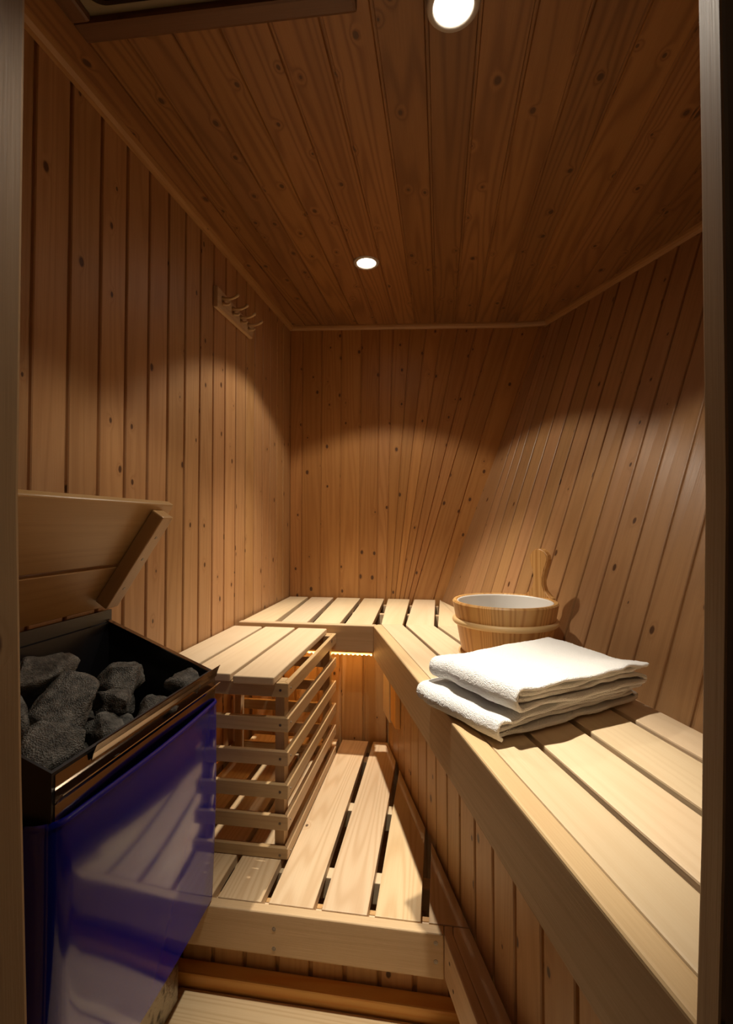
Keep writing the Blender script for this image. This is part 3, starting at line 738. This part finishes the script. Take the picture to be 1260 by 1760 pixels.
for y in (1.535, 1.615, 1.685, 1.755):
    bm = new_bm(); X0 = XL + 0.016; z = 1.824
    tube(bm, [(X0, y, z), (X0 + 0.012, y, z - 0.001), (X0 + 0.030, y, z - 0.001), (X0 + 0.044, y, z + 0.003), (X0 + 0.054, y, z + 0.010), (X0 + 0.058, y, z + 0.013)], [0.010, 0.006, 0.0045, 0.0045, 0.006, 0.003])
    tube(bm, [(X0, y, z - 0.014), (X0 + 0.010, y, z - 0.019), (X0 + 0.020, y, z - 0.020), (X0 + 0.027, y, z - 0.015)], [0.007, 0.005, 0.0045, 0.004])
    link('peg', bm, 'guard', rack, smooth=True)

# ------------------------------------------------------------------ ceiling downlights
for i, (x, y, beam, spill, bang) in enumerate(SPOTS):
    z = ceil_z(x, y)
    t = thing('downlight', ['recessed round ceiling downlight nearest the door, largest in view', 'recessed round ceiling downlight towards the back wall, small in view'][i], 'lamp', (x, y, z))
    bm = new_bm(); prof = [(0.033, 0.004), (0.033, -0.004), (0.036, -0.0065), (0.043, -0.006), (0.046, -0.002), (0.046, 0.004)]
    lathe(bm, prof, 40, V((x, y)), z, closed=True); link('ring', bm, 'ringwhite', t, smooth=True)
    bm = new_bm(); cyl(bm, (x, y, z - 0.0020), (x, y, z + 0.003), 0.0335, 0.0335, 40); link('lens', bm, 'lens', t)
    for nm, pw, ang, bl in (('beam', beam, bang, 1.0), ('spill', spill, 112, 0.22)):
        ld = bpy.data.lights.new('downlight_' + nm, 'SPOT'); ld.energy = pw; ld.color = LAMP_COL
        ld.spot_size = math.radians(ang); ld.spot_blend = bl; ld.shadow_soft_size = 0.016
        lo = bpy.data.objects.new('downlight_' + nm, ld); COL.objects.link(lo); lo.parent = t; lo.location = (0, 0, -0.024)

# ------------------------------------------------------------------ framed hatch in the ceiling by the door
hx0, hx1, hy0, hy1 = -0.650, -0.137, 0.38, 0.795
hz = lambda x, y: ceil_z(x, y)
hatch = thing('ceiling_hatch', 'dark framed recessed hatch in the ceiling near the door, cut by photo top', 'hatch', (-0.4, 0.6, hz(-0.4, 0.6)))
hatch['label'] = 'dark wooden framed ceiling hatch with pale inner edge near the left door post'
rotx = Matrix.Translation((0, 0, 0))
def tilt(bm):
    for v in bm.verts: v.co.z += ceil_z(v.co.x, v.co.y)
def hp(name, mat, a):
    bm = new_bm(); box(bm, *a); tilt(bm); bm.normal_update(); return link(name, bm, mat, hatch)
fw_ = 0.038
hp('frame_bar', 'darktrim', (hx0, hx1, hy1 - fw_, hy1, -0.024, 0.0, (1, 0, 0), 0.006))
hp('frame_bar', 'darktrim', (hx0, hx1, hy0, hy0 + fw_, -0.024, 0.0, (1, 0, 0), 0.006))
hp('frame_bar', 'darktrim', (hx0, hx0 + fw_, hy0 + fw_, hy1 - fw_, -0.024, 0.0, (0, 1, 0), 0.006))
hp('frame_bar', 'darktrim', (hx1 - fw_, hx1, hy0 + fw_, hy1 - fw_, -0.024, 0.0, (0, 1, 0), 0.006))
# pale rounded insert ring and dark panel
bm = new_bm()
def rr_pts(x0, x1, y0, y1, r, n=8):
    o_ = []
    for cx, cy, a in ((x1-r, y1-r, 0), (x0+r, y1-r, 90), (x0+r, y0+r, 180), (x1-r, y0+r, 270)):
        for k in range(n+1): t = math.radians(a + 90*k/n); o_.append((cx + r*math.cos(t), cy + r*math.sin(t)))
    return o_
ix0, ix1, iy0, iy1 = hx0 + fw_ - 0.002, hx1 - fw_ + 0.002, hy0 + fw_ - 0.002, hy1 - fw_ + 0.002
outer = rr_pts(ix0, ix1, iy0, iy1, 0.004); inner = rr_pts(ix0 + 0.016, ix1 - 0.016, iy0 + 0.016, iy1 - 0.016, 0.03)
for zz in (0,):
    A = [bm.verts.new((x, y, -0.012)) for x, y in outer]; B_ = [bm.verts.new((x, y, -0.012)) for x, y in inner]; C_ = [bm.verts.new((x, y, -0.003)) for x, y in inner]
    n = len(A)
    for i in range(n):
        bm.faces.new((A[i], A[(i+1) % n], B_[(i+1) % n], B_[i])); bm.faces.new((B_[i], B_[(i+1) % n], C_[(i+1) % n], C_[i]))
tilt(bm); link('inner_edge', bm, 'pale', hatch)
hp('panel', 'glass', (ix0, ix1, iy0, iy1, -0.003, -0.001, (1, 0, 0), 0))
